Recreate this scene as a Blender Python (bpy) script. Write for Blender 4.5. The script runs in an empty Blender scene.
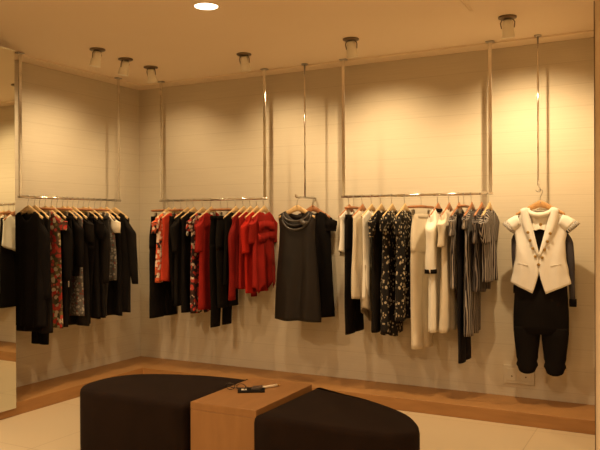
import bpy, math, random
from mathutils import Vector, Matrix
PI = math.pi
S = bpy.context.scene
COL = S.collection

# ------------------------------------------------------------------ view
vs = S.view_settings
S.display_settings.display_device = 'sRGB'
vs.view_transform = 'Standard'; vs.look = 'None'; vs.gamma = 1.0; vs.use_curve_mapping = False
vs.exposure = -0.15
try:
    S.cycles.use_denoising = True
    S.cycles.max_bounces = 8; S.cycles.diffuse_bounces = 5
    S.cycles.sample_clamp_indirect = 4.0
    S.cycles.caustics_reflective = False
except Exception: pass

# ------------------------------------------------------------------ materials
def new_mat(name):
    m = bpy.data.materials.new(name); m.use_nodes = True
    nt = m.node_tree; b = nt.nodes['Principled BSDF']
    return m, nt, b
def coords(nt, kind='Object', scale=(1,1,1), rot=(0,0,0)):
    tc = nt.nodes.new('ShaderNodeTexCoord'); mp = nt.nodes.new('ShaderNodeMapping')
    mp.inputs['Scale'].default_value = scale; mp.inputs['Rotation'].default_value = rot
    nt.links.new(tc.outputs[kind], mp.inputs['Vector']); return mp.outputs['Vector']
def rgb(c): return (c[0], c[1], c[2], 1)
def ramp(nt, fac, stops, interp='LINEAR'):
    r = nt.nodes.new('ShaderNodeValToRGB'); r.color_ramp.interpolation = interp
    while len(r.color_ramp.elements) < len(stops): r.color_ramp.elements.new(.5)
    for e, (p, c) in zip(r.color_ramp.elements, stops): e.position = p; e.color = rgb(c)
    nt.links.new(fac, r.inputs['Fac']); return r.outputs['Color']
def bump(nt, b, h, strength=.3, dist=.002):
    n = nt.nodes.new('ShaderNodeBump'); n.inputs['Strength'].default_value = strength; n.inputs['Distance'].default_value = dist
    nt.links.new(h, n.inputs['Height']); nt.links.new(n.outputs['Normal'], b.inputs['Normal'])
def noise(nt, vec, scale, detail=3):
    n = nt.nodes.new('ShaderNodeTexNoise'); n.inputs['Scale'].default_value = scale; n.inputs['Detail'].default_value = detail
    nt.links.new(vec, n.inputs['Vector']); return n.outputs['Fac']

def fabric(name, c, rough=.85, var=.12, sheen=.0, scale=90, spec=.12):
    m, nt, b = new_mat(name)
    v = coords(nt)
    f = noise(nt, v, 9, 4)
    lo = tuple(x*(1-var) for x in c); hi = tuple(min(1, x*(1+var)) for x in c)
    nt.links.new(ramp(nt, f, [(.3, lo), (.7, hi)]), b.inputs['Base Color'])
    b.inputs['Roughness'].default_value = rough; b.inputs['Specular IOR Level'].default_value = spec
    bump(nt, b, noise(nt, v, scale*4, 2), .25, .001)
    return m
def plain(name, c, rough=.5, metal=0, spec=.5):
    m, nt, b = new_mat(name)
    v = coords(nt); f = noise(nt, v, 14, 3)
    nt.links.new(ramp(nt, f, [(.3, tuple(x*.95 for x in c)), (.7, tuple(min(1, x*1.04) for x in c))]), b.inputs['Base Color'])
    b.inputs['Roughness'].default_value = rough; b.inputs['Metallic'].default_value = metal; b.inputs['Specular IOR Level'].default_value = spec
    return m
def wood(name, c1, c2, scale=(2, 30, 30), rough=.45):
    m, nt, b = new_mat(name)
    v = coords(nt, scale=scale); f = noise(nt, v, 1.3, 6)
    nt.links.new(ramp(nt, f, [(.3, c1), (.7, c2)]), b.inputs['Base Color'])
    b.inputs['Roughness'].default_value = rough
    return m
def print_cells(name, ground, stops, scale=38, thr=.42, rough=.8):
    """random coloured blotches on a ground colour"""
    m, nt, b = new_mat(name)
    v = coords(nt)
    vo = nt.nodes.new('ShaderNodeTexVoronoi'); vo.inputs['Scale'].default_value = scale; nt.links.new(v, vo.inputs['Vector'])
    col = ramp(nt, vo.outputs['Color'], stops, 'CONSTANT')
    lt = nt.nodes.new('ShaderNodeMath'); lt.operation = 'LESS_THAN'; lt.inputs[1].default_value = thr
    nt.links.new(vo.outputs['Distance'], lt.inputs[0])
    mx = nt.nodes.new('ShaderNodeMix'); mx.data_type = 'RGBA'
    nt.links.new(lt.outputs[0], mx.inputs['Factor']); mx.inputs[6].default_value = rgb(ground); nt.links.new(col, mx.inputs[7])
    nt.links.new(mx.outputs[2], b.inputs['Base Color']); b.inputs['Roughness'].default_value = rough
    b.inputs['Specular IOR Level'].default_value = .2
    return m
def stripes(name, a, c, scale=40, axis='X', duty=.5, dist=1.0):
    m, nt, b = new_mat(name)
    v = coords(nt)
    w = nt.nodes.new('ShaderNodeTexWave'); w.bands_direction = axis; w.inputs['Scale'].default_value = scale
    w.inputs['Distortion'].default_value = dist; w.inputs['Detail'].default_value = 1; w.inputs['Detail Scale'].default_value = .6
    nt.links.new(v, w.inputs['Vector'])
    nt.links.new(ramp(nt, w.outputs['Fac'], [(duty-.08, a), (duty+.08, c)]), b.inputs['Base Color'])
    b.inputs['Roughness'].default_value = .8; b.inputs['Specular IOR Level'].default_value = .2
    return m
def emis(name, c, s):
    m, nt, b = new_mat(name)
    b.inputs['Base Color'].default_value = rgb(c); b.inputs['Emission Color'].default_value = rgb(c); b.inputs['Emission Strength'].default_value = s
    return m

M = {}
M['black'] = fabric('black_cloth', (.0055, .0040, .0034), .9, .25, .05)
M['black_soft'] = fabric('soft_black_cloth', (.009, .0068, .0055), .85, .3, .1)
M['black_satin'] = fabric('black_satin', (.0095, .006, .004), .55, .3, .0, spec=.3)
M['charcoal'] = fabric('charcoal_cloth', (.028, .024, .021), .7, .2, .1)
M['grey_satin'] = fabric('grey_satin', (.05, .04, .032), .35, .2, 0, spec=.6)
M['red'] = fabric('red_cloth', (.27, .014, .010), .8, .15, .1)
M['coral'] = fabric('coral_red_cloth', (.50, .05, .022), .8, .12, .1)
M['dark_red'] = fabric('dark_red_cloth', (.19, .010, .008), .8, .15, .1)
M['bright_red'] = fabric('bright_red_cloth', (.38, .015, .008), .8, .12, .1)
M['cream'] = fabric('cream_cloth', (.70, .62, .48), .85, .05, .1)
M['ivory'] = fabric('ivory_cloth', (.80, .76, .66), .85, .04, .1)
M['vest'] = fabric('white_vest_cloth', (.80, .77, .70), .85, .03, .1)
M['navy'] = fabric('navy_cloth', (.010, .008, .009), .8, .15, .1)
M['slate'] = fabric('slate_cloth', (.055, .05, .058), .8, .15, .1)
M['floral_red'] = print_cells('red_floral_print', (.50, .10, .04), [(0, (.65, .10, .05)), (.3, (.80, .60, .45)), (.48, (.03, .02, .02)), (.6, (.75, .16, .06)), (.78, (.85, .72, .55))], 34, .6)
M['floral_dark'] = print_cells('red_and_black_floral_print', (.05, .02, .015), [(0, (.45, .05, .03)), (.32, (.03, .02, .02)), (.5, (.60, .45, .33)), (.62, (.40, .05, .04)), (.8, (.65, .5, .38))], 34, .6)
M['floral_multi'] = print_cells('multicoloured_floral_print', (.10, .05, .03), [(0, (.35, .03, .02)), (.3, (.42, .34, .22)), (.5, (.05, .05, .02)), (.62, (.40, .06, .04)), (.8, (.16, .14, .05))], 34, .6)
M['flower_black'] = print_cells('black_print_with_cream_flowers', (.012, .010, .009), [(0, (.012, .01, .009)), (.42, (.34, .28, .19)), (.6, (.012, .01, .009)), (.68, (.42, .36, .26)), (.9, (.015, .012, .01))], 46, .46)
M['grey_print'] = print_cells('grey_print', (.10, .09, .08), [(0, (.10, .09, .08)), (.4, (.28, .25, .21)), (.7, (.16, .05, .04))], 50, .5)
M['stripe'] = stripes('navy_and_white_stripe', (.018, .014, .017), (.34, .30, .26), 20, 'X', .62, 2)
M['stripe_d'] = stripes('dark_navy_stripe', (.012, .010, .012), (.16, .135, .12), 20, 'X', .62, 2)
M['stripe_y'] = stripes('dark_hatched_trim', (.02, .02, .022), (.75, .7, .62), 55, 'DIAGONAL', .5, 1)
M['sheer'] = fabric('beige_sheer_cloth', (.45, .37, .26), .7, .1, .1)
M['sheer'].node_tree.nodes['Principled BSDF'].inputs['Alpha'].default_value = .8
M['dark_brown'] = fabric('dark_brown_upholstery', (.011, .0052, .0028), .95, .18, .15, 60)
M['light_wood'] = wood('pale_hanger_wood', (.55, .36, .16), (.66, .46, .22), (30, 30, 8), .4)
M['tan_wood'] = wood('tan_hanger_wood', (.45, .24, .09), (.55, .31, .12), (30, 30, 8), .4)
M['red_wood'] = wood('reddish_hanger_wood', (.32, .13, .05), (.42, .18, .07), (30, 30, 8), .4)
M['chrome'] = plain('polished_chrome', (.80, .78, .74), .12, 1)
M['steel'] = plain('brushed_steel', (.45, .42, .38), .3, 1)
M['dark_metal'] = plain('dark_metal', (.04, .035, .03), .4, .6)
M['bronze'] = plain('dark_bronze', (.12, .075, .03), .4, .7)
M['plate_brown'] = plain('brown_metal', (.16, .11, .06), .35, .6)
M['gold'] = plain('antique_gold', (.42, .27, .08), .35, .8)
M['white_plastic'] = plain('cream_plastic', (.57, .51, .39), .5)
M['lamp_white'] = plain('cream_enamel', (.85, .80, .66), .45)
M['glow'] = emis('lamp_glow', (1, .82, .52), 9)
M['glow_big'] = emis('downlight_glow', (1, .86, .62), 7)
M['ledge'] = wood('orange_oak', (.29, .140, .042), (.36, .18, .058), (3, 3, 22), .5)
M['table'] = wood('warm_oak_veneer', (.22, .105, .030), (.27, .13, .040), (14, 3, 3), .45)

m, nt, b = new_mat('ceiling_paint')
nt.links.new(ramp(nt, noise(nt, coords(nt), 1.2, 2), [(.3, (.80, .665, .49)), (.7, (.82, .685, .51))]), b.inputs['Base Color']); b.inputs['Roughness'].default_value = .9; M['ceiling'] = m

m, nt, b = new_mat('ribbed_wallpaper')
v = coords(nt)
sx = nt.nodes.new('ShaderNodeSeparateXYZ'); nt.links.new(v, sx.inputs[0])
def mth(op, a, b_=None):
    n = nt.nodes.new('ShaderNodeMath'); n.operation = op
    nt.links.new(a, n.inputs[0])
    if b_ is not None: n.inputs[1].default_value = b_
    return n.outputs[0]
fr = mth('FRACT', mth('DIVIDE', sx.outputs['Z'], .158)); line = mth('LESS_THAN', fr, .028)
vf = coords(nt, scale=(1.5, 1.5, 90)); nf = noise(nt, vf, 1.6, 3)
base = ramp(nt, nf, [(.3, (.575, .51, .39)), (.7, (.62, .555, .43))])
mx = nt.nodes.new('ShaderNodeMix'); mx.data_type = 'RGBA'; nt.links.new(line, mx.inputs['Factor'])
nt.links.new(base, mx.inputs[6]); mx.inputs[7].default_value = rgb((.53, .465, .35))
nt.links.new(mx.outputs[2], b.inputs['Base Color'])
bump(nt, b, nf, .06, .001); b.inputs['Roughness'].default_value = .75; b.inputs['Specular IOR Level'].default_value = .3
M['wall'] = m

m, nt, b = new_mat('cream_floor_tile')
v = coords(nt)
mp = nt.nodes.new('ShaderNodeMapping'); mp.inputs['Location'].default_value = (-.2, -.4, 0); nt.links.new(v, mp.inputs['Vector'])
br = nt.nodes.new('ShaderNodeTexBrick'); br.offset = 0; br.inputs['Scale'].default_value = 1
br.inputs['Brick Width'].default_value = .9; br.inputs['Row Height'].default_value = .9; br.inputs['Mortar Size'].default_value = .003
br.inputs['Color1'].default_value = rgb((.52, .42, .275)); br.inputs['Color2'].default_value = rgb((.54, .44, .29)); br.inputs['Mortar'].default_value = rgb((.38, .29, .18))
nt.links.new(mp.outputs['Vector'], br.inputs['Vector']); nt.links.new(br.outputs['Color'], b.inputs['Base Color'])
b.inputs['Roughness'].default_value = .28; M['floor'] = m

m, nt, b = new_mat('mirror_glass')
b.inputs['Base Color'].default_value = rgb((.86, .88, .80)); b.inputs['Metallic'].default_value = 1; b.inputs['Roughness'].default_value = .0
M['mirror'] = m

# ------------------------------------------------------------------ mesh helpers
class MB:
    def __init__(s): s.v = []; s.f = []
    def add(s, vs_, fs_):
        n = len(s.v); s.v += [tuple(q) for q in vs_]; s.f += [tuple(i+n for i in f) for f in fs_]
    def box(s, a, c):
        x0, y0, z0 = a; x1, y1, z1 = c
        s.add([(x0,y0,z0),(x1,y0,z0),(x1,y1,z0),(x0,y1,z0),(x0,y0,z1),(x1,y0,z1),(x1,y1,z1),(x0,y1,z1)],
              [(0,3,2,1),(4,5,6,7),(0,1,5,4),(1,2,6,5),(2,3,7,6),(3,0,4,7)])
    def rings(s, rings, closed=True, cap0=False, cap1=False):
        n = len(rings[0]); vs_ = [q for r in rings for q in r]; fs_ = []
        for i in range(len(rings)-1):
            for j in range(n if closed else n-1):
                k = (j+1) % n
                fs_.append((i*n+j, i*n+k, (i+1)*n+k, (i+1)*n+j))
        if cap0: fs_.append(tuple(range(n))[::-1])
        if cap1: fs_.append(tuple((len(rings)-1)*n+j for j in range(n)))
        s.add(vs_, fs_)
    def tube(s, pts, r, n=8, cap=True, ry=None):
        pts = [Vector(q) for q in pts]; rs = []
        prev = None
        for i, q in enumerate(pts):
            d = (pts[min(i+1, len(pts)-1)] - pts[max(i-1, 0)]).normalized()
            if prev is None:
                a = d.orthogonal().normalized()
            else:
                a = (prev - d*prev.dot(d)).normalized()
            prev = a; c = d.cross(a)
            ri = r[i] if isinstance(r, (list, tuple)) else r
            rs.append([q + a*ri*math.cos(2*PI*k/n) + c*ri*math.sin(2*PI*k/n) for k in range(n)])
        s.rings(rs, True, cap, cap)
    def lathe(s, prof, n=24, mat=None, cap0=True, cap1=True):
        rs = []
        for r, z in prof:
            ring = [Vector((r*math.cos(2*PI*k/n), r*math.sin(2*PI*k/n), z)) for k in range(n)]
            if mat is not None: ring = [mat @ q for q in ring]
            rs.append(ring)
        s.rings(rs, True, cap0, cap1)
    def build(s, name, mat, parent=None, smooth=True, bevel=0, solid=0, loc=None, subs=0):
        me = bpy.data.meshes.new(name); me.from_pydata(s.v, [], s.f); me.update()
        import bmesh
        bm = bmesh.new(); bm.from_mesh(me); bmesh.ops.recalc_face_normals(bm, faces=bm.faces); bm.to_mesh(me); bm.free()
        for p in me.polygons: p.use_smooth = smooth
        me.materials.append(M[mat] if isinstance(mat, str) else mat)
        o = bpy.data.objects.new(name, me); COL.objects.link(o)
        if loc is not None: o.location = loc
        if parent is not None: o.parent = parent
        if bevel:
            bv = o.modifiers.new('bevel', 'BEVEL'); bv.width = bevel; bv.segments = 2; bv.limit_method = 'ANGLE'; bv.angle_limit = math.radians(40)
        if solid:
            sm = o.modifiers.new('thickness', 'SOLIDIFY'); sm.thickness = solid; sm.offset = 0
        if subs:
            sb = o.modifiers.new('smooth', 'SUBSURF'); sb.levels = sb.render_levels = subs
        return o
def tag(o, label=None, cat=None, group=None, kind=None):
    if label: o['label'] = label
    if cat: o['category'] = cat
    if group: o['group'] = group
    if kind: o['kind'] = kind
    return o
def empty(name, loc, rz=0, label=None, cat=None, group=None):
    o = bpy.data.objects.new(name, None); COL.objects.link(o); o.location = loc; o.rotation_euler = (0, 0, rz)
    o.empty_display_size = .05
    return tag(o, label, cat, group)
def copy_tree(o, parent=None):
    c = o.copy(); COL.objects.link(c)
    if parent: c.parent = parent
    for ch in [q for q in o.children]: copy_tree(ch, c)
    return c
def box_obj(name, a, c, mat, parent=None, bevel=0):
    q = MB(); q.box(a, c); return q.build(name, mat, parent, False, bevel)

# ------------------------------------------------------------------ the room
CH = 2.7
XR, YF = 7.2, -8.0
def struct(o): return tag(o, kind='structure')
struct(box_obj('floor', (-.1, YF-.1, -.1), (XR+.1, .1, 0), 'floor'))
struct(box_obj('ceiling', (-.1, YF-.1, CH), (XR+.1, .1, CH+.1), 'ceiling'))
struct(box_obj('wall_left', (-.1, YF, 0), (0, 0, CH), 'wall'))
struct(box_obj('wall_back', (-.1, 0, 0), (XR+.1, .1, CH), 'wall'))
struct(box_obj('wall_right', (XR, YF, 0), (XR+.1, 0, CH), 'wall'))
struct(box_obj('wall_front', (-.1, YF-.1, 0), (XR+.1, YF, CH), 'wall'))
# shallow fascia strips where ceiling meets the two walls
struct(box_obj('trim_1', (0, -.17, CH-.012), (4.19, 0, CH), 'ceiling'))
struct(box_obj('trim_2', (0, -8, CH-.012), (.17, -.17, CH), 'ceiling'))
# painted partition on the right with a thin metal corner trim
struct(box_obj('wall_partition', (4.20, -.84, 0), (XR, 0, CH), 'ceiling'))
struct(box_obj('trim_3', (4.198, -.848, 0), (4.202, -.8405, CH), 'bronze'))
# mirror at the left
lm = empty('wall_mirror', (.407, -2.93, 0), 0, 'tall frameless mirror at the left standing against the wooden ledge', 'mirror')
box_obj('glass', (-.006, -1.4, .06), (.006, 1.10, 2.64), 'mirror', lm)
box_obj('edge_strip', (-.006, -1.4, 2.64), (.010, 1.10, 2.648), 'chrome', lm)
box_obj('backing_board', (-.012, -1.38, .10), (-.0065, 1.07, 2.60), 'dark_metal', lm)

# wooden ledge, L shaped
q = MB(); hl = .0935; wl, wb = .395, .425
pts = [(.001, -7.999), (.001, -.001), (4.195, -.001), (4.195, -wb), (wl, -wb), (wl, -7.999)]
n = len(pts)
q.add([(x, y, 0) for x, y in pts] + [(x, y, hl) for x, y in pts], [tuple(range(n))[::-1], tuple(range(n, 2*n))] + [(i, (i+1) % n, n+(i+1) % n, n+i) for i in range(n)])
o = q.build('wooden_ledge', 'ledge', None, False, .003)
tag(o, 'low orange-brown wooden ledge running along the foot of both walls', 'ledge')

# ceiling hatch
h = empty('access_panel', (3.33, -1.25, CH), 0, 'square painted access panel set into the ceiling above the right rail', 'access panel')
box_obj('panel', (-.175, -.235, -.006), (.175, .235, -.001), 'ceiling', h, .001)
q = MB()
for a, c in [((-.19, -.25, -.003), (.19, -.238, 0)), ((-.19, .238, -.003), (.19, .25, 0)), ((-.19, -.25, -.003), (-.178, .25, 0)), ((.178, -.25, -.003), (.19, .25, 0))]: q.box(a, c)
q.build('frame', 'ceiling', h, False)

# wall outlet plate
h = empty('wall_outlet', (3.60, 0, .257), 0, 'cream socket plate low on the wall beneath the black cropped trousers', 'socket')
box_obj('face_plate', (-.11, -.010, -.068), (.11, -.0005, .068), 'white_plastic', h, .003)
for cx in (-.05, .05):
    q = MB(); q.box((cx-.036, -.013, -.045), (cx+.036, -.0085, .045)); si = q.build('socket_insert', 'white_plastic', h, False, .002)
    q = MB(); q.lathe([(.006, 0), (.006, .002)], 12, Matrix.Translation((cx, -.0125, -.012)) @ Matrix.Rotation(PI/2, 4, 'X')); q.build('socket_hole', 'plate_brown', si, False)

# ------------------------------------------------------------------ rails
RZ = 1.597; RR = .0105
def rail(name, loc, rz, length, label):
    """rail runs along local y from 0 to length, posts at both ends; local z from floor"""
    r = empty(name, (loc[0], loc[1], 0), rz, label, 'clothes rail')
    q = MB(); q.tube([(0, -.02, RZ), (0, length+.02, RZ)], RR, 14); q.build('rail_bar', 'chrome', r)
    for y in (0, length):
        q = MB(); q.box((-.006, y-.0135, RZ+.004), (.006, y+.0135, CH)); q.build('hanging_post', 'chrome', r, False, .002)
        q = MB(); q.box((-.020, y-.03, CH-.010), (.020, y+.03, CH-.0005)); q.build('ceiling_plate', 'steel', r, False, .002)
    return r
rail('clothes_rail', (.2, -1.60, 0), 0, 1.085, 'chrome hanging rail on the left wall carrying mostly black clothes')
rail('clothes_rail', (.43, -.2, 0), -PI/2, 1.11, 'chrome hanging rail nearest the corner on the back wall carrying red and black clothes')
rail('clothes_rail', (2.275, -.2, 0), -PI/2, 1.165, 'chrome hanging rail at the right carrying cream and striped clothes')
# face-out arm between the two rails
r = empty('garment_display', (1.925, -.2, 0), 0, 'short face-out chrome arm on a thin ceiling rod carrying two black dresses', 'display arm')
q = MB(); q.tube([(0, 0, RZ), (0, 0, CH)], .0075, 10); q.build('hanging_rod', 'chrome', r)
q = MB(); q.tube([(0, -.165, RZ+.022), (0, -.16, RZ+.004), (0, -.15, RZ), (0, .19, RZ)], .0085, 10); q.build('arm_bar', 'chrome', r)
q = MB(); q.lathe([(.028, CH-.008), (.028, CH-.0005)], 20); q.build('ceiling_plate', 'steel', r)
# single rod for the waistcoat outfit
r = empty('hanging_rod', (3.773, -.2, 0), 0, 'thin chrome rod hanging from the ceiling with a hook above the white waistcoat', 'hanging rod')
q = MB(); q.tube([(0, 0, 1.64), (0, 0, CH)], .0065, 10); q.build('rod', 'chrome', r)
q = MB(); q.tube([(0, 0, 1.65)] + [(.016*math.sin(a), 0, 1.615-.0+.016*math.cos(a)) for a in [PI*k/8 for k in range(1, 13)]], .003, 8); q.build('hook', 'steel', r)
q = MB(); q.lathe([(.026, CH-.008), (.026, CH-.0005)], 20); q.build('ceiling_plate', 'steel', r)

# ------------------------------------------------------------------ hangers (local: x = width, z=0 on the rail axis)
def hook_pts(zb):
    R = RR+.0045
    a = [Vector((R*math.cos(t), 0, R*math.sin(t)-.001)) for t in [math.radians(200-22*k) for k in range(0, 11)]]
    return [tuple(v) for v in a] + [(.004, 0, -.032), (0, 0, -.045), (0, 0, zb)]
def make_hanger(mat, hw=.165):
    e = empty('coat_hanger', (0, 0, 0))
    q = MB(); rs = []; N = 22
    for i in range(N+1):
        s = -1+2*i/N; a = abs(s)
        x = s*hw; z = -.085 - .078*a**1.05
        y = .012*(1-a*a) - .006
        th = .016*(1-a)+.011; tk = .0065+.003*a
        ring = []
        for k in range(10):
            t = 2*PI*k/10
            ring.append((x, y+tk*math.cos(t), z+th*math.sin(t)))
        rs.append(ring)
    q.rings(rs, True, True, True); q.build('hanger_body', mat, e)
    q = MB(); q.tube(hook_pts(-.085), .0021, 8); q.build('hook', 'steel', e)
    return e
def make_clip_hanger(mat, hw=.17):
    e = empty('trouser_hanger', (0, 0, 0))
    q = MB(); q.tube([(-hw, 0, -.093), (-hw*.9, 0, -.093), (0, 0, -.088), (hw*.9, 0, -.093), (hw, 0, -.093)], [.007, .010, .012, .010, .007], 10); q.build('hanger_bar', mat, e)
    q = MB(); q.tube(hook_pts(-.085), .0021, 8); q.build('hook', 'steel', e)
    for s in (-1, 1):
        q = MB(); q.box((s*hw*.62-.012, -.008, -.155), (s*hw*.62+.012, .008, -.112)); q.tube([(s*hw*.62, 0, -.115), (s*hw*.62, 0, -.095)], .003, 8); q.build('clip', 'steel', e, False, .002)
    return e
HP = {('coat', 'tan_wood'): make_hanger('tan_wood'), ('coat', 'light_wood'): make_hanger('light_wood'), ('coat', 'red_wood'): make_hanger('red_wood'),
      ('clip', 'red_wood'): make_clip_hanger('red_wood')}
HUSED = set()
def hanger(kind, mat, loc, rz, label, group=None):
    k = (kind, mat)
    if k in HUSED: e = copy_tree(HP[k])
    else: e = HP[k]; HUSED.add(k)
    e.location = loc; e.rotation_euler = (0, 0, rz)
    tag(e, label, 'hanger')
    if group: e['group'] = group
    return e

# ------------------------------------------------------------------ garments
def sm(t): t = max(0, min(1, t)); return t*t*(3-2*t)
def lerp(a, b_, t): return a+(b_-a)*t
def cloth(name, parent, mat, rnd, top=-.112, sw=.18, drop=.052, neck=.075, nf=.07, nb=.02, hem=-.9, w1=.165, w2=.185,
          t0=.018, t1=.030, fold=.013, nfold=5, hemfn=None, waist=None, y0=0, v0=0.0):
    NS, NV = 30, 30
    q = MB(); sn = neck/sw if sw else 0
    ph = [rnd.uniform(0, 2*PI) for _ in range(6)]
    for side in (-1, 1):
        rows = []
        for i in range(NV+1):
            v = i/NV; row = []
            for j in range(NS+1):
                s = -1+2*j/NS; a = abs(s)
                if a < sn: zt = top - (nf if side < 0 else nb)*math.cos(PI/2*a/sn)
                else: zt = top - drop*((a-sn)/max(1e-6, 1-sn))**1.15
                W = lerp(sw, w1, sm(v/.14)) if v < .14 else lerp(w1, w2, sm((v-.14)/.86))
                if waist: W *= 1 - waist*math.exp(-((v-.45)/.16)**2)
                zh = hem + (hemfn(s) if hemfn else 0) + .004*math.sin(5*s+ph[0])
                z = lerp(zt, zh, v)
                T = lerp(.010, t0, sm(v/.12)); T = lerp(T, t1, v)
                e = (1-a**2.6)**.5 if a < 1 else 0
                f = fold*min(1, v*1.6)*math.sin(nfold*PI*(s*.5+.5)*(1+.12*math.sin(2*v+ph[1])) + ph[2] + (1.3 if side > 0 else 0))*e
                f += .35*fold*math.sin(2.3*nfold*s+4*v+ph[3])*min(1, v*2)*e
                t = side*(T*e+.0015) + f + .005*math.sin(3*v+ph[4])*v + y0
                u = s*W + .005*v*math.sin(7*v+ph[5])*s
                row.append((u, t, z))
            rows.append(row)
        q.rings(rows, False)
    # join the side seams
    n = (NS+1)*(NV+1)
    for j in (0, NS):
        q.f += [(i*(NS+1)+j, (i+1)*(NS+1)+j, n+(i+1)*(NS+1)+j, n+i*(NS+1)+j) for i in range(NV)]
    # close the shoulders
    for j in range(NS):
        s = abs(-1+2*(j+.5)/NS)
        if s > sn: q.f.append((j, j+1, n+j+1, n+j))
    return q.build(name, mat, parent, True, solid=.003)
def sleeve(parent, mat, side, rnd, sw=.18, z0=-.165, length=.5, r0=.062, r1=.042, splay=.02, flat=.42, ty=0, flare=0, name='sleeve', y0=0):
    q = MB(); rs = []; N = 16; K = 14; ph = rnd.uniform(0, 6)
    xs = side*(sw-.045); zs = z0
    for i in range(N+1):
        v = i/N
        x = xs + side*((.045*sm(v/.25)) + splay*v); z = zs - length*v**1.05 + .012*(1-sm(v/.15))
        ru = lerp(r0, r1, v) * (.45+.55*sm(v/.14)) + flare*sm((v-.5)*2) + .003*math.sin(9*v+ph); rt = ru*flat*(1-.1*v)
        y = y0 + ty*v + .006*math.sin(5*v+ph)*v
        til = side*.9*(1-sm(v/.35))
        ring = []
        for k in range(K):
            t = 2*PI*k/K; cu = ru*math.cos(t)*(1+.08*math.sin(3*t+ph)); ct = rt*math.sin(t)
            ring.append((x+cu*math.cos(til), y+ct, z-cu*math.sin(til)*1.0))
        rs.append(ring)
    q.rings(rs, True, True, False)
    return q.build(name, mat, parent, True, solid=.003)
def cuff(parent, mat, side, sw, z0, length, r, splay, flat=.42, h=.02, ty=0, name='cuff'):
    q = MB(); x = side*(sw+splay); rs = []
    for z in (z0-length+h, z0-length+h*.5, z0-length-.003):
        rs.append([(x+(r+.004)*math.cos(2*PI*k/14), ty+(r*flat+.003)*math.sin(2*PI*k/14), z) for k in range(14)])
    q.rings(rs, True, False, False); return q.build(name, mat, parent, True, solid=.003)
def collar(parent, mat, neck=.075, top=-.112, r=.014, nf=.05, nb=.01, y=.014, name='collar', dz=0):
    pts = []
    for k in range(25):
        t = 2*PI*k/24; c = math.cos(t); s_ = math.sin(t)
        dep = nf if s_ < 0 else nb
        pts.append((neck*c, y*s_, top+dz-dep*abs(s_)))
    q = MB(); q.tube(pts, r, 8, False); return q.build(name, mat, parent)
def trousers(name, mat, loc, rz, label, rnd, top=-.148, hem=-1.1, ww=.16, hip=.18, leg0=.085, leg1=.06, gap=.012, t=.020, cat='trousers', group=None, gather=0, crotch=-.42, y0=0):
    e = empty(name, loc, rz, label, cat, group)
    q = MB(); rs = []; K = 28; ph = rnd.uniform(0, 6)
    for i in range(9):
        v = i/8; W = lerp(ww, hip, sm(v*1.3)); T = lerp(.014, t*1.1, sm(v*2)); z = lerp(top, crotch-.015, v)
        rs.append([(W*math.cos(2*PI*k/K), y0+T*math.sin(2*PI*k/K)+.003*math.sin(6*PI*k/K+ph+2*v), z) for k in range(K)])
    q.rings(rs, True, False, True)
    for s in (-1, 1):
        rs = []
        c0 = s*(hip-leg0); c1 = s*(leg1+gap)
        for i in range(23):
            v = i/22; z = lerp(crotch+.03, hem, v); R = lerp(leg0, leg1, sm(v*1.1)); c = lerp(c0, c1 if leg1+gap < hip-leg0 else s*(hip-leg0+ (leg1-leg0)*.0), v)
            if gather: R += gather*.5*math.sin(26*v*(.5+.5*v))*sm((v-.55)*3) ; R *= 1-.25*sm((v-.93)*14)
            tt_ = t*(.78+.22*sm(v*5)); R *= .95+.05*sm(v*5)
            rs.append([(c+R*math.cos(2*PI*k/K), y0+tt_*(1+.1*math.sin(8*v+ph))*math.sin(2*PI*k/K)+.004*math.sin(9*v+ph)*v, z + (gather*.6*math.sin(4*PI*k/K+ph)*sm((v-.7)*3))) for k in range(K)])
        q.rings(rs, True, False, bool(gather))
    q.build('trouser_legs', mat, e, True, solid=.003)
    q = MB(); rs = []
    for z in (top+.004, top-.03):
        rs.append([((ww+.003)*math.cos(2*PI*k/K), y0+.0175*math.sin(2*PI*k/K), z) for k in range(K)])
    q.rings(rs, True); q.build('waistband', mat, e, True, solid=.003)
    return e

LEFT, BACK, FRONT = 0.0, -PI/2, 0.0
def rail_loc(wall, c): return (.2, c, RZ) if wall == 'L' else (c, -.2, RZ)
SEED = [11]
def top_garment(wall, c, name, mat, label, short, hem, wood_='light_wood', slv=None, slen=.45, sr=(.062, .042), splay=.012, smat=None, coll=None, cat=None,
                rz=None, loc=None, cuffm=None, sflat=.42, flare=0, shift=0, hang=True, **kw):
    SEED[0] += 1; rnd = random.Random(SEED[0])
    loc = loc or rail_loc(wall, c); rz = rz if rz is not None else (LEFT if wall == 'L' else BACK)
    e = empty(name, loc, rz, label, cat or name.split('_')[-1])
    kw.setdefault('sw', .172)
    cloth('bodice', e, mat, rnd, hem=hem-RZ, **kw)
    if slv:
        for s in (-1, 1):
            sleeve(e, smat or mat, s, rnd, sw=kw['sw'], z0=-.158, length=slen, r0=sr[0], r1=sr[1], splay=splay, ty=rnd.uniform(-.008, .008), flare=flare, flat=sflat)
            if cuffm: cuff(e, cuffm, s, kw['sw'], -.158, slen, sr[1]+flare, splay, sflat, .028)
    if coll: collar(e, coll, neck=kw.get('neck', .075)*.95)
    if hang:
        hanger('coat', wood_, loc, rz, f"{'pale' if wood_ == 'light_wood' else 'reddish-brown'} wooden hanger holding {short}")
    return e
def bottom_garment(wall, c, mat, label, short, hem, rz=None, loc=None, **kw):
    SEED[0] += 1; rnd = random.Random(SEED[0])
    loc = loc or rail_loc(wall, c); rz = rz if rz is not None else (LEFT if wall == 'L' else BACK)
    e = trousers('trousers', mat, loc, rz, label, rnd, hem=hem-RZ, **kw)
    hanger('clip', 'red_wood', loc, rz, f'straight reddish-brown clip hanger gripping {short}')
    return e
T = top_garment; B = bottom_garment

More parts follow.
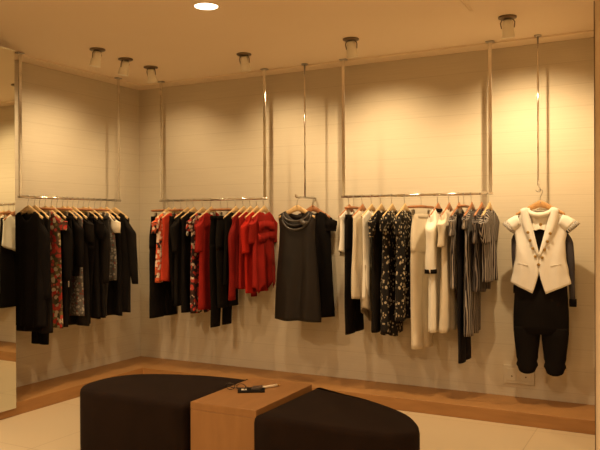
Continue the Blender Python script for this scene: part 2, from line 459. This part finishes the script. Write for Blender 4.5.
# ---- left wall rail
T('L', -1.530, 'knit_top', 'black', 'long black knit top with long sleeves, first on the left rail beside the mirror', 'the black knit top beside the mirror', .60, slv=1, slen=.62, cat='top')
T('L', -1.468, 'black_tunic', 'black_soft', 'plain black tunic just left of the floral dress on the left rail', 'the black tunic left of the floral dress', .55, cat='tunic')
B('L', -1.418, 'black', 'black trousers reaching lowest on the left rail, below the black knit top', 'the longest black trousers on the left rail', .445, ww=.085, hip=.095, leg0=.05, leg1=.045, t=.018)
T('L', -1.362, 'floral_dress', 'floral_multi', 'red and olive floral dress with cream shoulders between black clothes on the left rail', 'the multicoloured floral dress', .575, coll='cream', slv=1, slen=.10, cat='dress')
T('L', -1.298, 'black_cardigan', 'black', 'black long-sleeved cardigan just right of the floral dress on the left rail', 'the black cardigan right of the floral dress', .57, slv=1, slen=.5, cat='cardigan')
B('L', -1.240, 'black_soft', 'black trousers with a small pale label, two places right of the floral dress', 'the black trousers with the pale label', .60)
T('L', -1.180, 'black_jacket', 'black', 'short black jacket hanging above the grey printed skirt on the left rail', 'the short black jacket above the grey print', .97, slv=1, slen=.4, cat='jacket', t1=.02)
T('L', -1.130, 'printed_skirt', 'grey_print', 'narrow grey printed dress showing below the short black jacket', 'the grey printed dress', .64, cat='dress', t1=.02)
T('L', -1.070, 'black_dress', 'black_soft', 'black dress just right of the grey printed dress on the left rail', 'the black dress right of the grey print', .555, slv=1, slen=.2, cat='dress', coll='charcoal')
B('L', -1.010, 'black', 'wide black trousers in the middle of the left rail, beside the plain black dress', 'the wide black trousers mid left rail', .56)
T('L', -.950, 'black_tunic', 'black', 'black short-sleeved tunic in the right half of the left rail', 'the black short-sleeved tunic', .60, slv=1, slen=.18, cat='tunic')
T('L', -.888, 'black_coat', 'black_soft', 'thin black coat with long sleeves, fourth from the corner end of the left rail', 'the thin black coat near the corner', .60, slv=1, slen=.55, cat='coat')
B('L', -.820, 'charcoal', 'charcoal trousers just left of the cream-shouldered blouse on the left rail', 'the charcoal trousers', .60)
T('L', -.750, 'printed_blouse', 'grey_print', 'grey and red printed blouse with cream shoulders near the corner end of the left rail', 'the cream-shouldered printed blouse', .90, slv=1, slen=.13, smat='cream', coll='cream', cat='blouse')
T('L', -.680, 'black_skirt_dress', 'black', 'black sleeveless dress between the cream-shouldered blouse and the last dress', 'the black sleeveless dress near the corner', .59, cat='dress')
T('L', -.575, 'black_dress', 'black_soft', 'black long-sleeved dress at the corner end of the left rail, sleeve hanging free', 'the last black long-sleeved dress by the corner', .605, slv=1, slen=.58, sr=(.066, .034), splay=.06, t1=.04, cat='dress')
# ---- back rail nearest the corner
T('A', .505, 'floral_blouse', 'floral_red', 'orange-red and white floral blouse at the corner end of the back rail', 'the orange floral blouse', .86, slv=1, slen=.14, coll='cream', cat='blouse', t1=.022)
B('A', .450, 'black', 'wide black culottes hanging below the orange floral blouse', 'the wide black culottes', .535, ww=.17, hip=.195, leg0=.097, leg1=.097, gap=.003, t=.024)
T('A', .575, 'coral_top', 'coral', 'coral red sleeveless top between the floral blouse and the black dresses', 'the coral red top', .87, cat='top', t1=.022)
B('A', .650, 'black', 'black trousers just right of the coral top on the corner rail', 'the black trousers right of the coral top', .70)
T('A', .720, 'black_tunic', 'black_soft', 'black tunic with a charcoal collar on the corner rail', 'the black tunic with charcoal collar', .66, coll='charcoal', slv=1, slen=.3, cat='tunic')
T('A', .790, 'brooch_dress', 'black', 'black dress with a pale brooch on its front left of the dark floral dress', 'the black dress with the pale brooch', .60, coll='charcoal', cat='dress')
T('A', .890, 'floral_dress', 'floral_dark', 'red, white and black floral dress on the corner rail beside the long red dress', 'the red, white and black floral dress', .60, slv=1, slen=.12, cat='dress')
T('A', .980, 'red_dress', 'red', 'long red dress with short sleeves between the floral dress and the black trousers', 'the long red dress', .635, slv=1, slen=.3, sr=(.06, .05), cat='dress')
B('A', 1.090, 'black', 'black straight-leg trousers with both long legs visible on the corner rail', 'the black straight-leg trousers', .49, ww=.16, hip=.175, leg0=.085, leg1=.068, gap=.03)
B('A', 1.160, 'black_soft', 'second pair of black trousers right of the longest pair on the corner rail', 'the second black trousers', .66, gap=.02, leg1=.068)
T('A', 1.240, 'black_jacket', 'black', 'black jacket hanging left of the dark red cardigan', 'the black jacket left of the red cardigan', .86, cat='jacket', t1=.02)
T('A', 1.320, 'red_cardigan', 'dark_red', 'dark red cardigan with a long sleeve hanging low over the black trousers', 'the dark red cardigan', .84, slv=1, slen=.70, sr=(.05, .045), splay=.0, cat='cardigan', t1=.024)
T('A', 1.390, 'red_blouse', 'red', 'plain red blouse between the dark red cardigan and the bright red top', 'the plain red blouse', .83, cat='blouse', t1=.024)
T('A', 1.455, 'bright_red_top', 'bright_red', 'bright red top with elbow sleeves second from the right on the corner rail', 'the bright red top', .80, slv=1, slen=.30, sr=(.062, .058), cat='top', t1=.024)
tail = T('A', 1.525, 'red_ruffle_blouse', 'red', 'red ruffled blouse at the right end of the corner rail, beside the cowl dress', 'the red ruffled blouse', .84, slv=1, slen=.22, cat='blouse', hemfn=lambda s: -.05*math.cos(3*PI*s)*.6-.02*s, t1=.03)
# ruffle down the front of the red blouse (camera-side face is local +y)
for k in range(2):
    q = MB(); rs = []
    for i in range(13):
        v = i/12; z = -.20-.085*k
        x = lerp(-.13, .13, v); amp = .008*math.sin(9*PI*v+k)
        z += .012*math.sin(3.1*v+2*k); rs.append([(x, .028+amp*.6, z), (x, .036+amp, z-.04), (x, .034+amp*1.3, z-.07-.014*math.sin(9*v+k))])
    q.rings(rs, False); q.build('ruffle', 'red', tail, True, solid=.003)

# ---- face-out arm : two black dresses
ft = .36
e = T('F', 0, 'cowl_dress', 'black_satin', 'black satin sleeveless dress with a grey cowl collar facing the room', 'the black satin cowl dress', .60, loc=(1.915, -.325, RZ), rz=0,
      sw=.17, w1=.160, w2=.215, neck=.10, nf=.075, nb=.03, t0=.04, t1=.06, fold=.012, nfold=4, drop=.035, cat='dress')
for kk, (dz, nf_, mt, r_) in enumerate([(-.002, .070, 'grey_satin', .010), (-.012, .096, 'black_satin', .011), (-.022, .118, 'grey_satin', .009)]):
    pts = []
    for k in range(19):
        t = PI*k/18
        pts.append((.118*math.cos(t)*(1+.05*kk)+.004*kk, -.014-.030*math.sin(t)-.006*kk, -.124+dz-nf_*math.sin(t)))
    q = MB(); q.tube(pts, [r_*(.55+.45*math.sin(PI*k/18)) for k in range(19)], 8); q.build('cowl_fold', mt, e)
q = MB(); q.tube([(.055, -.04, -.185), (.075, -.058, -.20), (.095, -.056, -.215), (.12, -.04, -.20)], [.008, .022, .024, .008], 10); q.build('cowl_knot', 'grey_satin', e)
e = T('F', 0, 'black_dress', 'black', 'black short-sleeved dress hanging behind the cowl dress, reddish hanger showing', 'the black dress behind the cowl dress', .61, 'red_wood', loc=(1.935, -.085, RZ), rz=0,
      slv=1, slen=.12, sr=(.052, .048), splay=-.01, sflat=.8, sw=.18, w1=.165, w2=.20, t0=.03, t1=.045, cat='dress', drop=.06)

# ---- right rail
R_ = 'red_wood'
T('C', 2.318, 'cream_shell', 'ivory', 'sleeveless cream top with a pointed hem at the left end of the right rail', 'the sleeveless cream top', 1.10, R_, cat='top', hemfn=lambda s: .07*s, t1=.022)
B('C', 2.362, 'black', 'black trousers below the sleeveless cream top on the right rail', 'the black trousers below the cream top', .52, ww=.16, hip=.175, leg0=.088, leg1=.088, gap=.0, t=.017)
T('C', 2.432, 'cream_tunic', 'cream', 'long cream tunic second from the left among the pale tops', 'the long cream tunic', .80, R_, cat='tunic', t1=.028)
e = T('C', 2.510, 'layered_blouse', 'ivory', 'cream blouse with a sheer beige layer falling to a lower pointed hem', 'the cream blouse with sheer layer', .80, 'light_wood', cat='blouse', t1=.026)
rnd = random.Random(5)
cloth('sheer_layer', e, 'sheer', rnd, top=-.50, sw=.17, drop=0, neck=0.001, nf=0, nb=0, hem=-.96, w1=.172, w2=.19, t0=.034, t1=.040, hemfn=lambda s: .10*s)
T('C', 2.590, 'black_tunic', 'black_soft', 'plain black tunic with patterned short sleeves right of the cream tops', 'the black tunic with patterned sleeves', .555, 'light_wood', slv=1, slen=.16, smat='flower_black', cat='tunic')
T('C', 2.680, 'flowered_dress', 'flower_black', 'long black dress scattered with small cream flowers on the right rail', 'the long flowered black dress', .52, 'light_wood', slv=1, slen=.12, cat='dress', t0=.03, t1=.042, hemfn=lambda s: .03*s*s)
T('C', 2.785, 'flowered_blouse', 'flower_black', 'shorter black blouse with cream flowers left of the cream trousers', 'the shorter flowered black blouse', .65, 'light_wood', slv=1, slen=.14, cat='blouse', t0=.026, t1=.036)
B('C', 2.918, 'cream', 'cream straight trousers clipped to a wooden bar on the right rail', 'the cream trousers', .44, rz=-PI/2-.28, ww=.11, hip=.13, leg0=.068, leg1=.062, gap=.0, t=.032)
T('C', 3.045, 'cream_dress', 'ivory', 'cream dress with a black-edged elbow sleeve beside the cream trousers', 'the black-cuffed cream dress', .58, R_, slv=1, slen=.42, sr=(.060, .062), splay=.0, sflat=.62, cuffm='black', cat='dress', t1=.032, coll='black')
T('C', 3.130, 'cream_dress', 'cream', 'plain cream short-sleeved dress left of the striped tops', 'the plain cream short-sleeved dress', .59, R_, slv=1, slen=.23, sr=(.066, .06), splay=-.01, cat='dress', t1=.036)
T('C', 3.205, 'striped_shirt', 'stripe', 'navy and white striped top hanging above slim black trousers', 'the striped top above the black trousers', .91, R_, slv=1, slen=.15, cat='top', t1=.022)
B('C', 3.245, 'navy', 'slim black trousers reaching lowest on the right rail, under the striped top', 'the slim black trousers', .37, ww=.14, hip=.165, leg0=.082, leg1=.072, gap=.004, t=.018)
T('C', 3.300, 'striped_dress', 'stripe', 'long navy and white striped dress third from the right on the right rail', 'the long striped dress', .575, R_, slv=1, slen=.10, cat='dress', t1=.030)
T('C', 3.372, 'striped_tunic', 'stripe_d', 'dark striped tunic between the long striped dress and the puff-sleeved top', 'the dark striped tunic', .89, R_, slv=1, slen=.20, cat='tunic', t1=.028)
T('C', 3.428, 'puff_sleeve_top', 'stripe', 'striped top with puffed short sleeves at the right end of the right rail', 'the puff-sleeved striped top', .965, 'light_wood', slv=1, slen=.20, sr=(.085, .07), splay=-.035, cat='top', t1=.03, w2=.175)

# ---- the outfit at the right, facing the room
ox, oy, oz = 3.786, -.2, 1.603
EN = dict(loc=(ox, oy, oz))
hanger('coat', 'tan_wood', (ox, oy, oz), 0, 'tan wooden hanger holding the white waistcoat outfit at the right')
# striped/navy inner blouse
rnd = random.Random(77)
e = empty('slate_blouse', (ox, oy, oz), 0, 'dark slate long-sleeved blouse hanging behind the white waistcoat', 'blouse')
cloth('bodice', e, 'slate', rnd, top=-.15, sw=.165, drop=.055, neck=.07, nf=.05, nb=.02, hem=-.64, w1=.165, w2=.185, t0=.022, t1=.028, y0=.028)
for s, L_, sp in ((-1, .50, -.012), (1, .58, .030)):
    sleeve(e, 'slate', s, rnd, sw=.180, z0=-.22, length=L_, r0=.030, r1=.019, splay=sp, flat=.8, y0=.03)
    cuff(e, 'black', s, .180, -.22, L_, .019, sp, .8, h=.05, ty=.03)
# black camisole
e = empty('black_camisole', (ox, oy, oz), 0, 'black camisole showing in the V of the white waistcoat', 'camisole')
cloth('bodice', e, 'black', rnd, top=-.24, sw=.10, drop=.01, neck=.08, nf=.02, nb=.02, hem=-.56, w1=.15, w2=.16, t0=.018, t1=.018, y0=-.012)
# cropped trousers
tr = trousers('trousers', 'black', (ox, oy, oz), 0, 'black gathered cropped trousers below the white waistcoat', random.Random(4), top=-.56, hem=-1.275, ww=.17, hip=.186, leg0=.092, leg1=.068, gap=.045, t=.045, crotch=-.985, gather=.012, y0=.005)
# waistcoat
wv = empty('white_waistcoat', (ox, oy, oz), 0, 'white cropped waistcoat with cap sleeves, pointed hem and two rows of gold buttons', 'waistcoat')
def vest_out(v):   # outer half width
    pts = [(0, .178), (.12, .176), (.3, .165), (.55, .170), (.8, .187), (1, .203)]
    for (a, x), (b_, y) in zip(pts, pts[1:]):
        if v <= b_: return lerp(x, y, sm((v-a)/(b_-a)))
    return pts[-1][1]
def vee(v): return lerp(.085, .044, v/.26) if v < .26 else .044*max(0, (.56-v)/.30)
def vest_panel(side, back=False):
    q = MB(); rows = []; NV, NS = 34, 16
    for i in range(NV+1):
        v = i/NV; row = []
        for j in range(NS+1):
            s = j/NS
            zt = -.112 - .125*s**1.1
            ins = 0
            if v > .74 and not back: ins = .045*((v-.74)/.26)**1.3
            if not back and v < .56: ins = vee(v)
            out = vest_out(v)
            x = lerp(ins, out, s)
            zh = -.655 if not back else -.60
            if not back: zh = -.715 + .072*s
            z = lerp(zt if not back else zt, zh, v)
            e_ = (1-(x/(out+.001))**2.4)
            e_ = max(0, e_)**.5
            T_ = lerp(.03, .056, sm(v*1.4)) if not back else lerp(.025, .045, v)
            y = (-T_*e_-.004) if not back else (T_*e_+.052*sm(v*3)+.006)
            if not back: y += .003*math.sin(11*s+5*v)
            row.append((side*x, y, z))
        rows.append(row)
    q.rings(rows, False)
    return q
for s in (-1, 1):
    vest_panel(s).build('front_panel', 'vest', wv, True, solid=.004)
q = vest_panel(1, True); q2 = vest_panel(-1, True); q.add(q2.v, q2.f); q.build('back_panel', 'vest', wv, True, solid=.004)
for s in (-1, 1):   # lapel strips along the V
    q = MB(); rs = []
    for i in range(15):
        v = i/14*.56
        ins = vee(v); z = lerp(-.112, -.715, v)
        wd = .052*math.sin(PI*min(1, .25+v/.56*.75))+.006
        T_ = lerp(.03, .056, sm(v*1.4)); yb = -T_*.98-.012
        rs.append([(s*(ins-.004), yb+.004, z), (s*(ins+wd*.5), yb-.004, z-.004), (s*(ins+wd), yb+.003, z-.012)])
    q.rings(rs, False); q.build('lapel', 'vest', wv, True, solid=.004)
    q = MB(); rs = []; tr_ = []
    for i in range(9):
        v = i/8; cx_, cz_ = s*lerp(.135, .222, v), lerp(-.205, -.262, v**1.2)
        an = math.radians(lerp(20, 48, v)); ra = lerp(.045, .052, v); ring = []
        for k in range(20):
            t = 2*PI*k/20; a_ = ra*math.cos(t)*(1+.05*math.sin(5*t)*v)
            ring.append((cx_+s*a_*math.sin(an), .040*math.sin(t)*(1+.10*v*math.sin(6*t)), cz_+a_*math.cos(an)))
        (rs if i < 7 else tr_).append(ring)
        if i == 6: tr_.append(ring)
    q.rings(rs, True); q.build('cap_sleeve', 'vest', wv, True, solid=.004)
    q = MB(); q.rings(tr_, True); q.build('sleeve_trim', 'stripe_y', wv, True, solid=.004)
cloth('neck_insert', wv, 'ivory', rnd, top=-.135, sw=.088, drop=.01, neck=.07, nf=.022, nb=.0, hem=-.270, w1=.070, w2=.050, t0=.030, t1=.042, fold=.003, y0=0)
# white blouse collar inside
pts = []
for k in range(17):
    t = PI*k/16; pts.append((.078*math.cos(t), -.012-.034*math.sin(t), -.122-.045*math.sin(t)))
q = MB(); q.tube(pts, [.010+.010*math.sin(PI*k/16) for k in range(17)], 8); q.build('neckline_ruffle', 'ivory', wv)
def px2(x, y): return (x-540.3)/141., -(y-193.6)/143.5
for (x, y) in [(530, 235), (532, 243), (534.5, 251), (537, 259), (551, 236), (548.3, 244), (545.8, 252), (543.4, 260), (540, 267), (542, 227)]:
    a, c = px2(x, y)
    q = MB(); mt = Matrix.Translation((a, -.064 if y > 230 else -.062, c)) @ Matrix.Rotation(PI/2, 4, 'X')
    q.lathe([(.006, 0), (.010, .001), (.011, .003), (.009, .006), (.002, .0045)], 14, mt); q.build('button', 'gold', wv)
for s in (-1, 1):    # pocket welts
    q = MB(); q.tube([(s*.075, -.058, -.52), (s*.11, -.055, -.512), (s*.145, -.045, -.505)], .003, 6); q.build('pocket_welt', 'vest', wv)
# brooch on the black dress, pale label on the black blouse
for o_ in list(COL.objects):
    if o_.name.startswith('brooch_dress'):
        q = MB(); q.lathe([(.004, 0), (.016, .002), (.02, .006), (.012, .010), (.003, .012)], 12, Matrix.Translation((.125, .022, -.30)) @ Matrix.Rotation(-PI/2, 4, 'X')); q.build('brooch', 'ivory', o_)
    if o_.name.startswith('trousers') and 'pale label' in o_['label']:
        q = MB(); q.box((.13, -.034, -.71), (.165, -.031, -.64)); q.build('swing_tag', 'ivory', o_, False)

# ------------------------------------------------------------------ seating and table
zt = .43
def ottoman(plan, label):
    cx = sum(p[0] for p in plan)/len(plan); cy = sum(p[1] for p in plan)/len(plan)
    e = empty('ottoman', (cx, cy, 0), 0, label, 'ottoman')
    # resample / smooth with Catmull-Rom only where marked smooth
    P = plan; out = []
    n = len(P)
    for i in range(n):
        p0, p1, p2, p3 = P[(i-1) % n], P[i], P[(i+1) % n], P[(i+2) % n]
        for k in range(6):
            t = k/6
            if p1[2] and p2[2]:
                f = lambda a, b_, c_, d: .5*((2*b_)+(-a+c_)*t+(2*a-5*b_+4*c_-d)*t*t+(-a+3*b_-3*c_+d)*t**3)
                a0 = p0 if p0[2] else p1; a3 = p3 if p3[2] else p2
                out.append((f(a0[0], p1[0], p2[0], a3[0]), f(a0[1], p1[1], p2[1], a3[1])))
            else: out.append((lerp(p1[0], p2[0], t), lerp(p1[1], p2[1], t)))
    mx_, my_ = cx, cy
    def ring(ins, z):
        r = []
        m_ = len(out)
        for i in range(m_):
            a, b_ = out[i-1], out[(i+1) % m_]; d = Vector((b_[0]-a[0], b_[1]-a[1])).normalized(); nn = Vector((-d.y, d.x))
            c_ = Vector((mx_-out[i][0], my_-out[i][1]))
            if nn.dot(c_) < 0: nn = -nn
            r.append((out[i][0]+nn.x*ins-cx, out[i][1]+nn.y*ins-cy, z))
        return r
    q = MB(); q.rings([ring(.012, .035), ring(.002, .045), ring(0, .10), ring(0, zt-.035), ring(.004, zt-.016), ring(.014, zt-.004), ring(.03, zt)], True, True, True)
    q.build('cushion', 'dark_brown', e, True)
    q = MB(); q.rings([ring(.03, 0), ring(.03, .038)], True, True, True); q.build('base', 'dark_metal', e, False)
    return e
ottoman([(2.325, -1.69, 1), (2.13, -1.69, 1), (1.93, -1.722, 1), (1.70, -1.80, 1), (1.55, -1.90, 1), (1.475, -2.06, 1), (1.485, -2.24, 1), (1.56, -2.345, 1), (1.70, -2.38, 1), (2.325, -2.38, 0)],
        'dark brown upholstered seat with a rounded end, left of the wooden table')
ottoman([(2.765, -1.69, 1), (2.93, -1.735, 1), (3.13, -1.80, 1), (3.36, -1.935, 1), (3.49, -2.06, 1), (3.565, -2.21, 1), (3.55, -2.33, 1), (3.44, -2.38, 1), (2.765, -2.38, 0)],
        'dark brown upholstered seat with a rounded end, right of the wooden table')
tb = empty('side_table', (2.555, -2.045, 0), math.radians(1), 'boxy orange-brown wooden table set between the two dark seats', 'table')
box_obj('table_top', (-.192, -.325, .412), (.208, .315, .452), 'table', tb, .002)
box_obj('side_panel', (-.192, -.325, 0), (.208, -.285, .4115), 'table', tb, .002)
box_obj('side_panel', (-.192, .275, 0), (.208, .315, .4115), 'table', tb, .002)

# things on the table
TZ = .4525
e = empty('booklet', (2.525, -2.02, TZ), math.radians(32), 'small black folded booklet with pale patches lying on the wooden table', 'booklet')
q = MB(); q.box((-.075, -.055, 0), (.075, .055, .006)); q.build('cover', 'black', e, False, .001)
q = MB(); q.box((-.055, -.015, .0062), (-.025, .015, .0075)); q.build('pale_patch', 'ivory', e, False)
q = MB(); q.rings([[(.0, -.02, .0065), (.05, -.03, .0065), (.065, .025, .0065), (.01, .035, .0065)], [(.0, -.02, .016), (.05, -.03, .022), (.065, .025, .024), (.01, .035, .018)]], True, True, True); q.build('folded_page', 'grey_satin', e, False, .001)
e = empty('eyeglasses', (2.445, -2.055, TZ), math.radians(10), 'dark folded pair of glasses left of the booklet on the table', 'glasses')
for s in (-1, 1):
    q = MB(); q.tube([(.027*math.cos(2*PI*k/18)+s*.033, -.0, .021+.018*math.sin(2*PI*k/18)) for k in range(19)], .0022, 6, False); q.build('lens_rim', 'dark_metal', e)
    q = MB(); q.tube([(s*.06, 0, .028), (s*.058, .02, .014), (s*-.02, .03+.008*s, .004), (s*-.045, .034+.008*s, .003)], .002, 6); q.build('temple_arm', 'dark_metal', e)
q = MB(); q.tube([(-.007, 0, .028), (0, 0, .031), (.007, 0, .028)], .002, 6); q.build('bridge', 'dark_metal', e)
e = empty('pen', (2.585, -1.91, TZ), math.radians(62), 'cream-coloured pen lying beyond the booklet on the table', 'pen')
q = MB(); q.tube([(-.06, 0, .0075), (.045, 0, .0075)], .007, 10); q.build('barrel', 'cream', e)
q = MB(); q.tube([(.045, 0, .0075), (.06, 0, .0075), (.068, 0, .0075)], [.0065, .0045, .001], 10); q.build('tip', 'gold', e)

# ------------------------------------------------------------------ lamps
def look_rot(d):
    return Vector(d).to_track_quat('-Z', 'Y').to_euler()
WARM = (1.0, .715, .39)
def spot_fixture():
    e = empty('ceiling_spotlight', (0, 0, 0))
    q = MB(); q.lathe([(.030, -.014), (.050, -.012), (.058, -.008), (.058, -.0003)], 28); q.build('mounting_plate', 'plate_brown', e)
    T_ = Matrix.Rotation(math.radians(14), 4, 'X')
    T_ = Matrix.Translation((0, 0, -.016)) @ T_
    q = MB(); q.lathe([(.022, 0), (.030, -.012), (.034, -.05), (.041, -.107), (.041, -.115), (.036, -.116), (.034, -.103)], 24, T_, True, False); q.build('lamp_barrel', 'lamp_white', e)
    q = MB(); q.lathe([(.034, -.104), (.012, -.1042)], 24, T_, False, True); q.build('lamp_lens', 'glow', e)
    for s in (-1, 1):
        q = MB(); q.tube([T_ @ Vector((s*.034, 0, .0)), T_ @ Vector((s*.045, 0, -.02)), T_ @ Vector((s*.040, 0, -.055))], .004, 6); q.build('bracket_arm', 'plate_brown', e)
    return e, T_ @ Vector((0, 0, -.13))
proto, tip = spot_fixture()
lamps = [ # x, y, rotation (local +y-> aims), energy, label
 (.79, -1.389, 1, 34, 'white ceiling spotlight aimed at the left wall, farthest from the corner'),
 (.758, -1.045, 1, 34, 'white ceiling spotlight aimed at the left wall, middle of the close trio'),
 (.742, -.72, 0, 30, 'white ceiling spotlight nearest the corner of the room'),
 (1.671, -.73, 0, 50, 'white ceiling spotlight above the red clothes and cowl dress'),
 (2.581, -.745, 0, 74, 'white ceiling spotlight above the left end of the right rail'),
 (3.678, -.76, 0, 106, 'white ceiling spotlight above the waistcoat outfit at the right'),
 (.80, -2.30, 1, 34, None), (.80, -3.1, 1, 30, None)]
first = True
AIM = {}
for i, (x, y, left, en, lab) in enumerate(lamps):
    rz = PI/2 if left else 0
    # local +y must point to the wall: barrel tilt about X by +14deg sends the -z end towards +y
    if lab:
        c = proto if first else copy_tree(proto); first = False
        c.location = (x, y, CH); c.rotation_euler = (0, 0, rz); tag(c, lab, 'spotlight', 'ceiling spotlights')
    tl = Matrix.Rotation(rz, 4, 'Z') @ tip
    ld = bpy.data.lights.new('spot', 'SPOT'); ld.energy = en; ld.color = WARM; ld.spot_size = math.radians(122); ld.spot_blend = 1; ld.shadow_soft_size = .022
    lo = bpy.data.objects.new('spot_light', ld); COL.objects.link(lo)
    lo.location = (x+tl.x, y+tl.y, CH+tl.z)
    d = Vector((0, .52, -1.0)) if not left else Vector((-.52, 0, -1.0))
    if i == 2: d = Vector((-.2, .50, -1))
    lo.rotation_euler = look_rot(d)
# downlights: first one seen above the seats, the others added unseen for fill
dl = None
for i, (x, y, en) in enumerate([(2.125, -1.87, 16), (.95, -3.7, 56), (4.1, -3.4, 18), (2.3, -5.0, 40), (5.8, -2.6, 26), (5.8, -5.6, 45), (2.3, -7.0, 45)]):
    if dl is None:
        dl = empty('ceiling_downlight', (0, 0, 0))
        q = MB(); q.lathe([(.070, -.001), (.072, -.006), (.084, -.004), (.087, -.0005)], 32, None, False, False); q.build('trim_ring', 'ceiling', dl)
        q = MB(); q.lathe([(.071, -.0025), (.03, -.0045)], 32, None, False, True); q.build('diffuser', 'glow_big', dl)
        c = dl
    else: c = copy_tree(dl)
    c.location = (x, y, CH)
    tag(c, 'round white downlight glowing in the ceiling above the seats' if i == 0 else 'added round fill downlight nearer the front of the shop, outside the view', 'downlight', 'ceiling downlights')
    ld = bpy.data.lights.new('downlight', 'AREA'); ld.shape = 'DISK'; ld.size = .13; ld.energy = en; ld.color = (1, .70, .40)
    try: ld.spread = math.radians(150)
    except Exception: pass
    lo = bpy.data.objects.new('downlight_light', ld); COL.objects.link(lo); lo.location = (x, y, CH-.012)

wld = bpy.data.worlds.new('World'); S.world = wld; wld.use_nodes = True
wld.node_tree.nodes['Background'].inputs[0].default_value = (.05, .035, .02, 1); wld.node_tree.nodes['Background'].inputs[1].default_value = .2

# ------------------------------------------------------------------ camera
cam = bpy.data.cameras.new('camera'); co = bpy.data.objects.new('camera', cam); COL.objects.link(co)
yaw, pit, rol = .4862, -.0030, -.0042
cam.sensor_width = 36; cam.sensor_fit = 'HORIZONTAL'; cam.lens = 708.24*36/600
co.location = (4.6183, -5.3888, 1.3885)
r = Vector((math.cos(yaw), math.sin(yaw), 0)); fw = Vector((-math.sin(yaw)*math.cos(pit), math.cos(yaw)*math.cos(pit), math.sin(pit))); u = r.cross(fw)
r2 = r*math.cos(rol)+u*math.sin(rol); u2 = -r*math.sin(rol)+u*math.cos(rol)
co.rotation_euler = Matrix((r2, u2, -fw)).transposed().to_euler()
S.camera = co
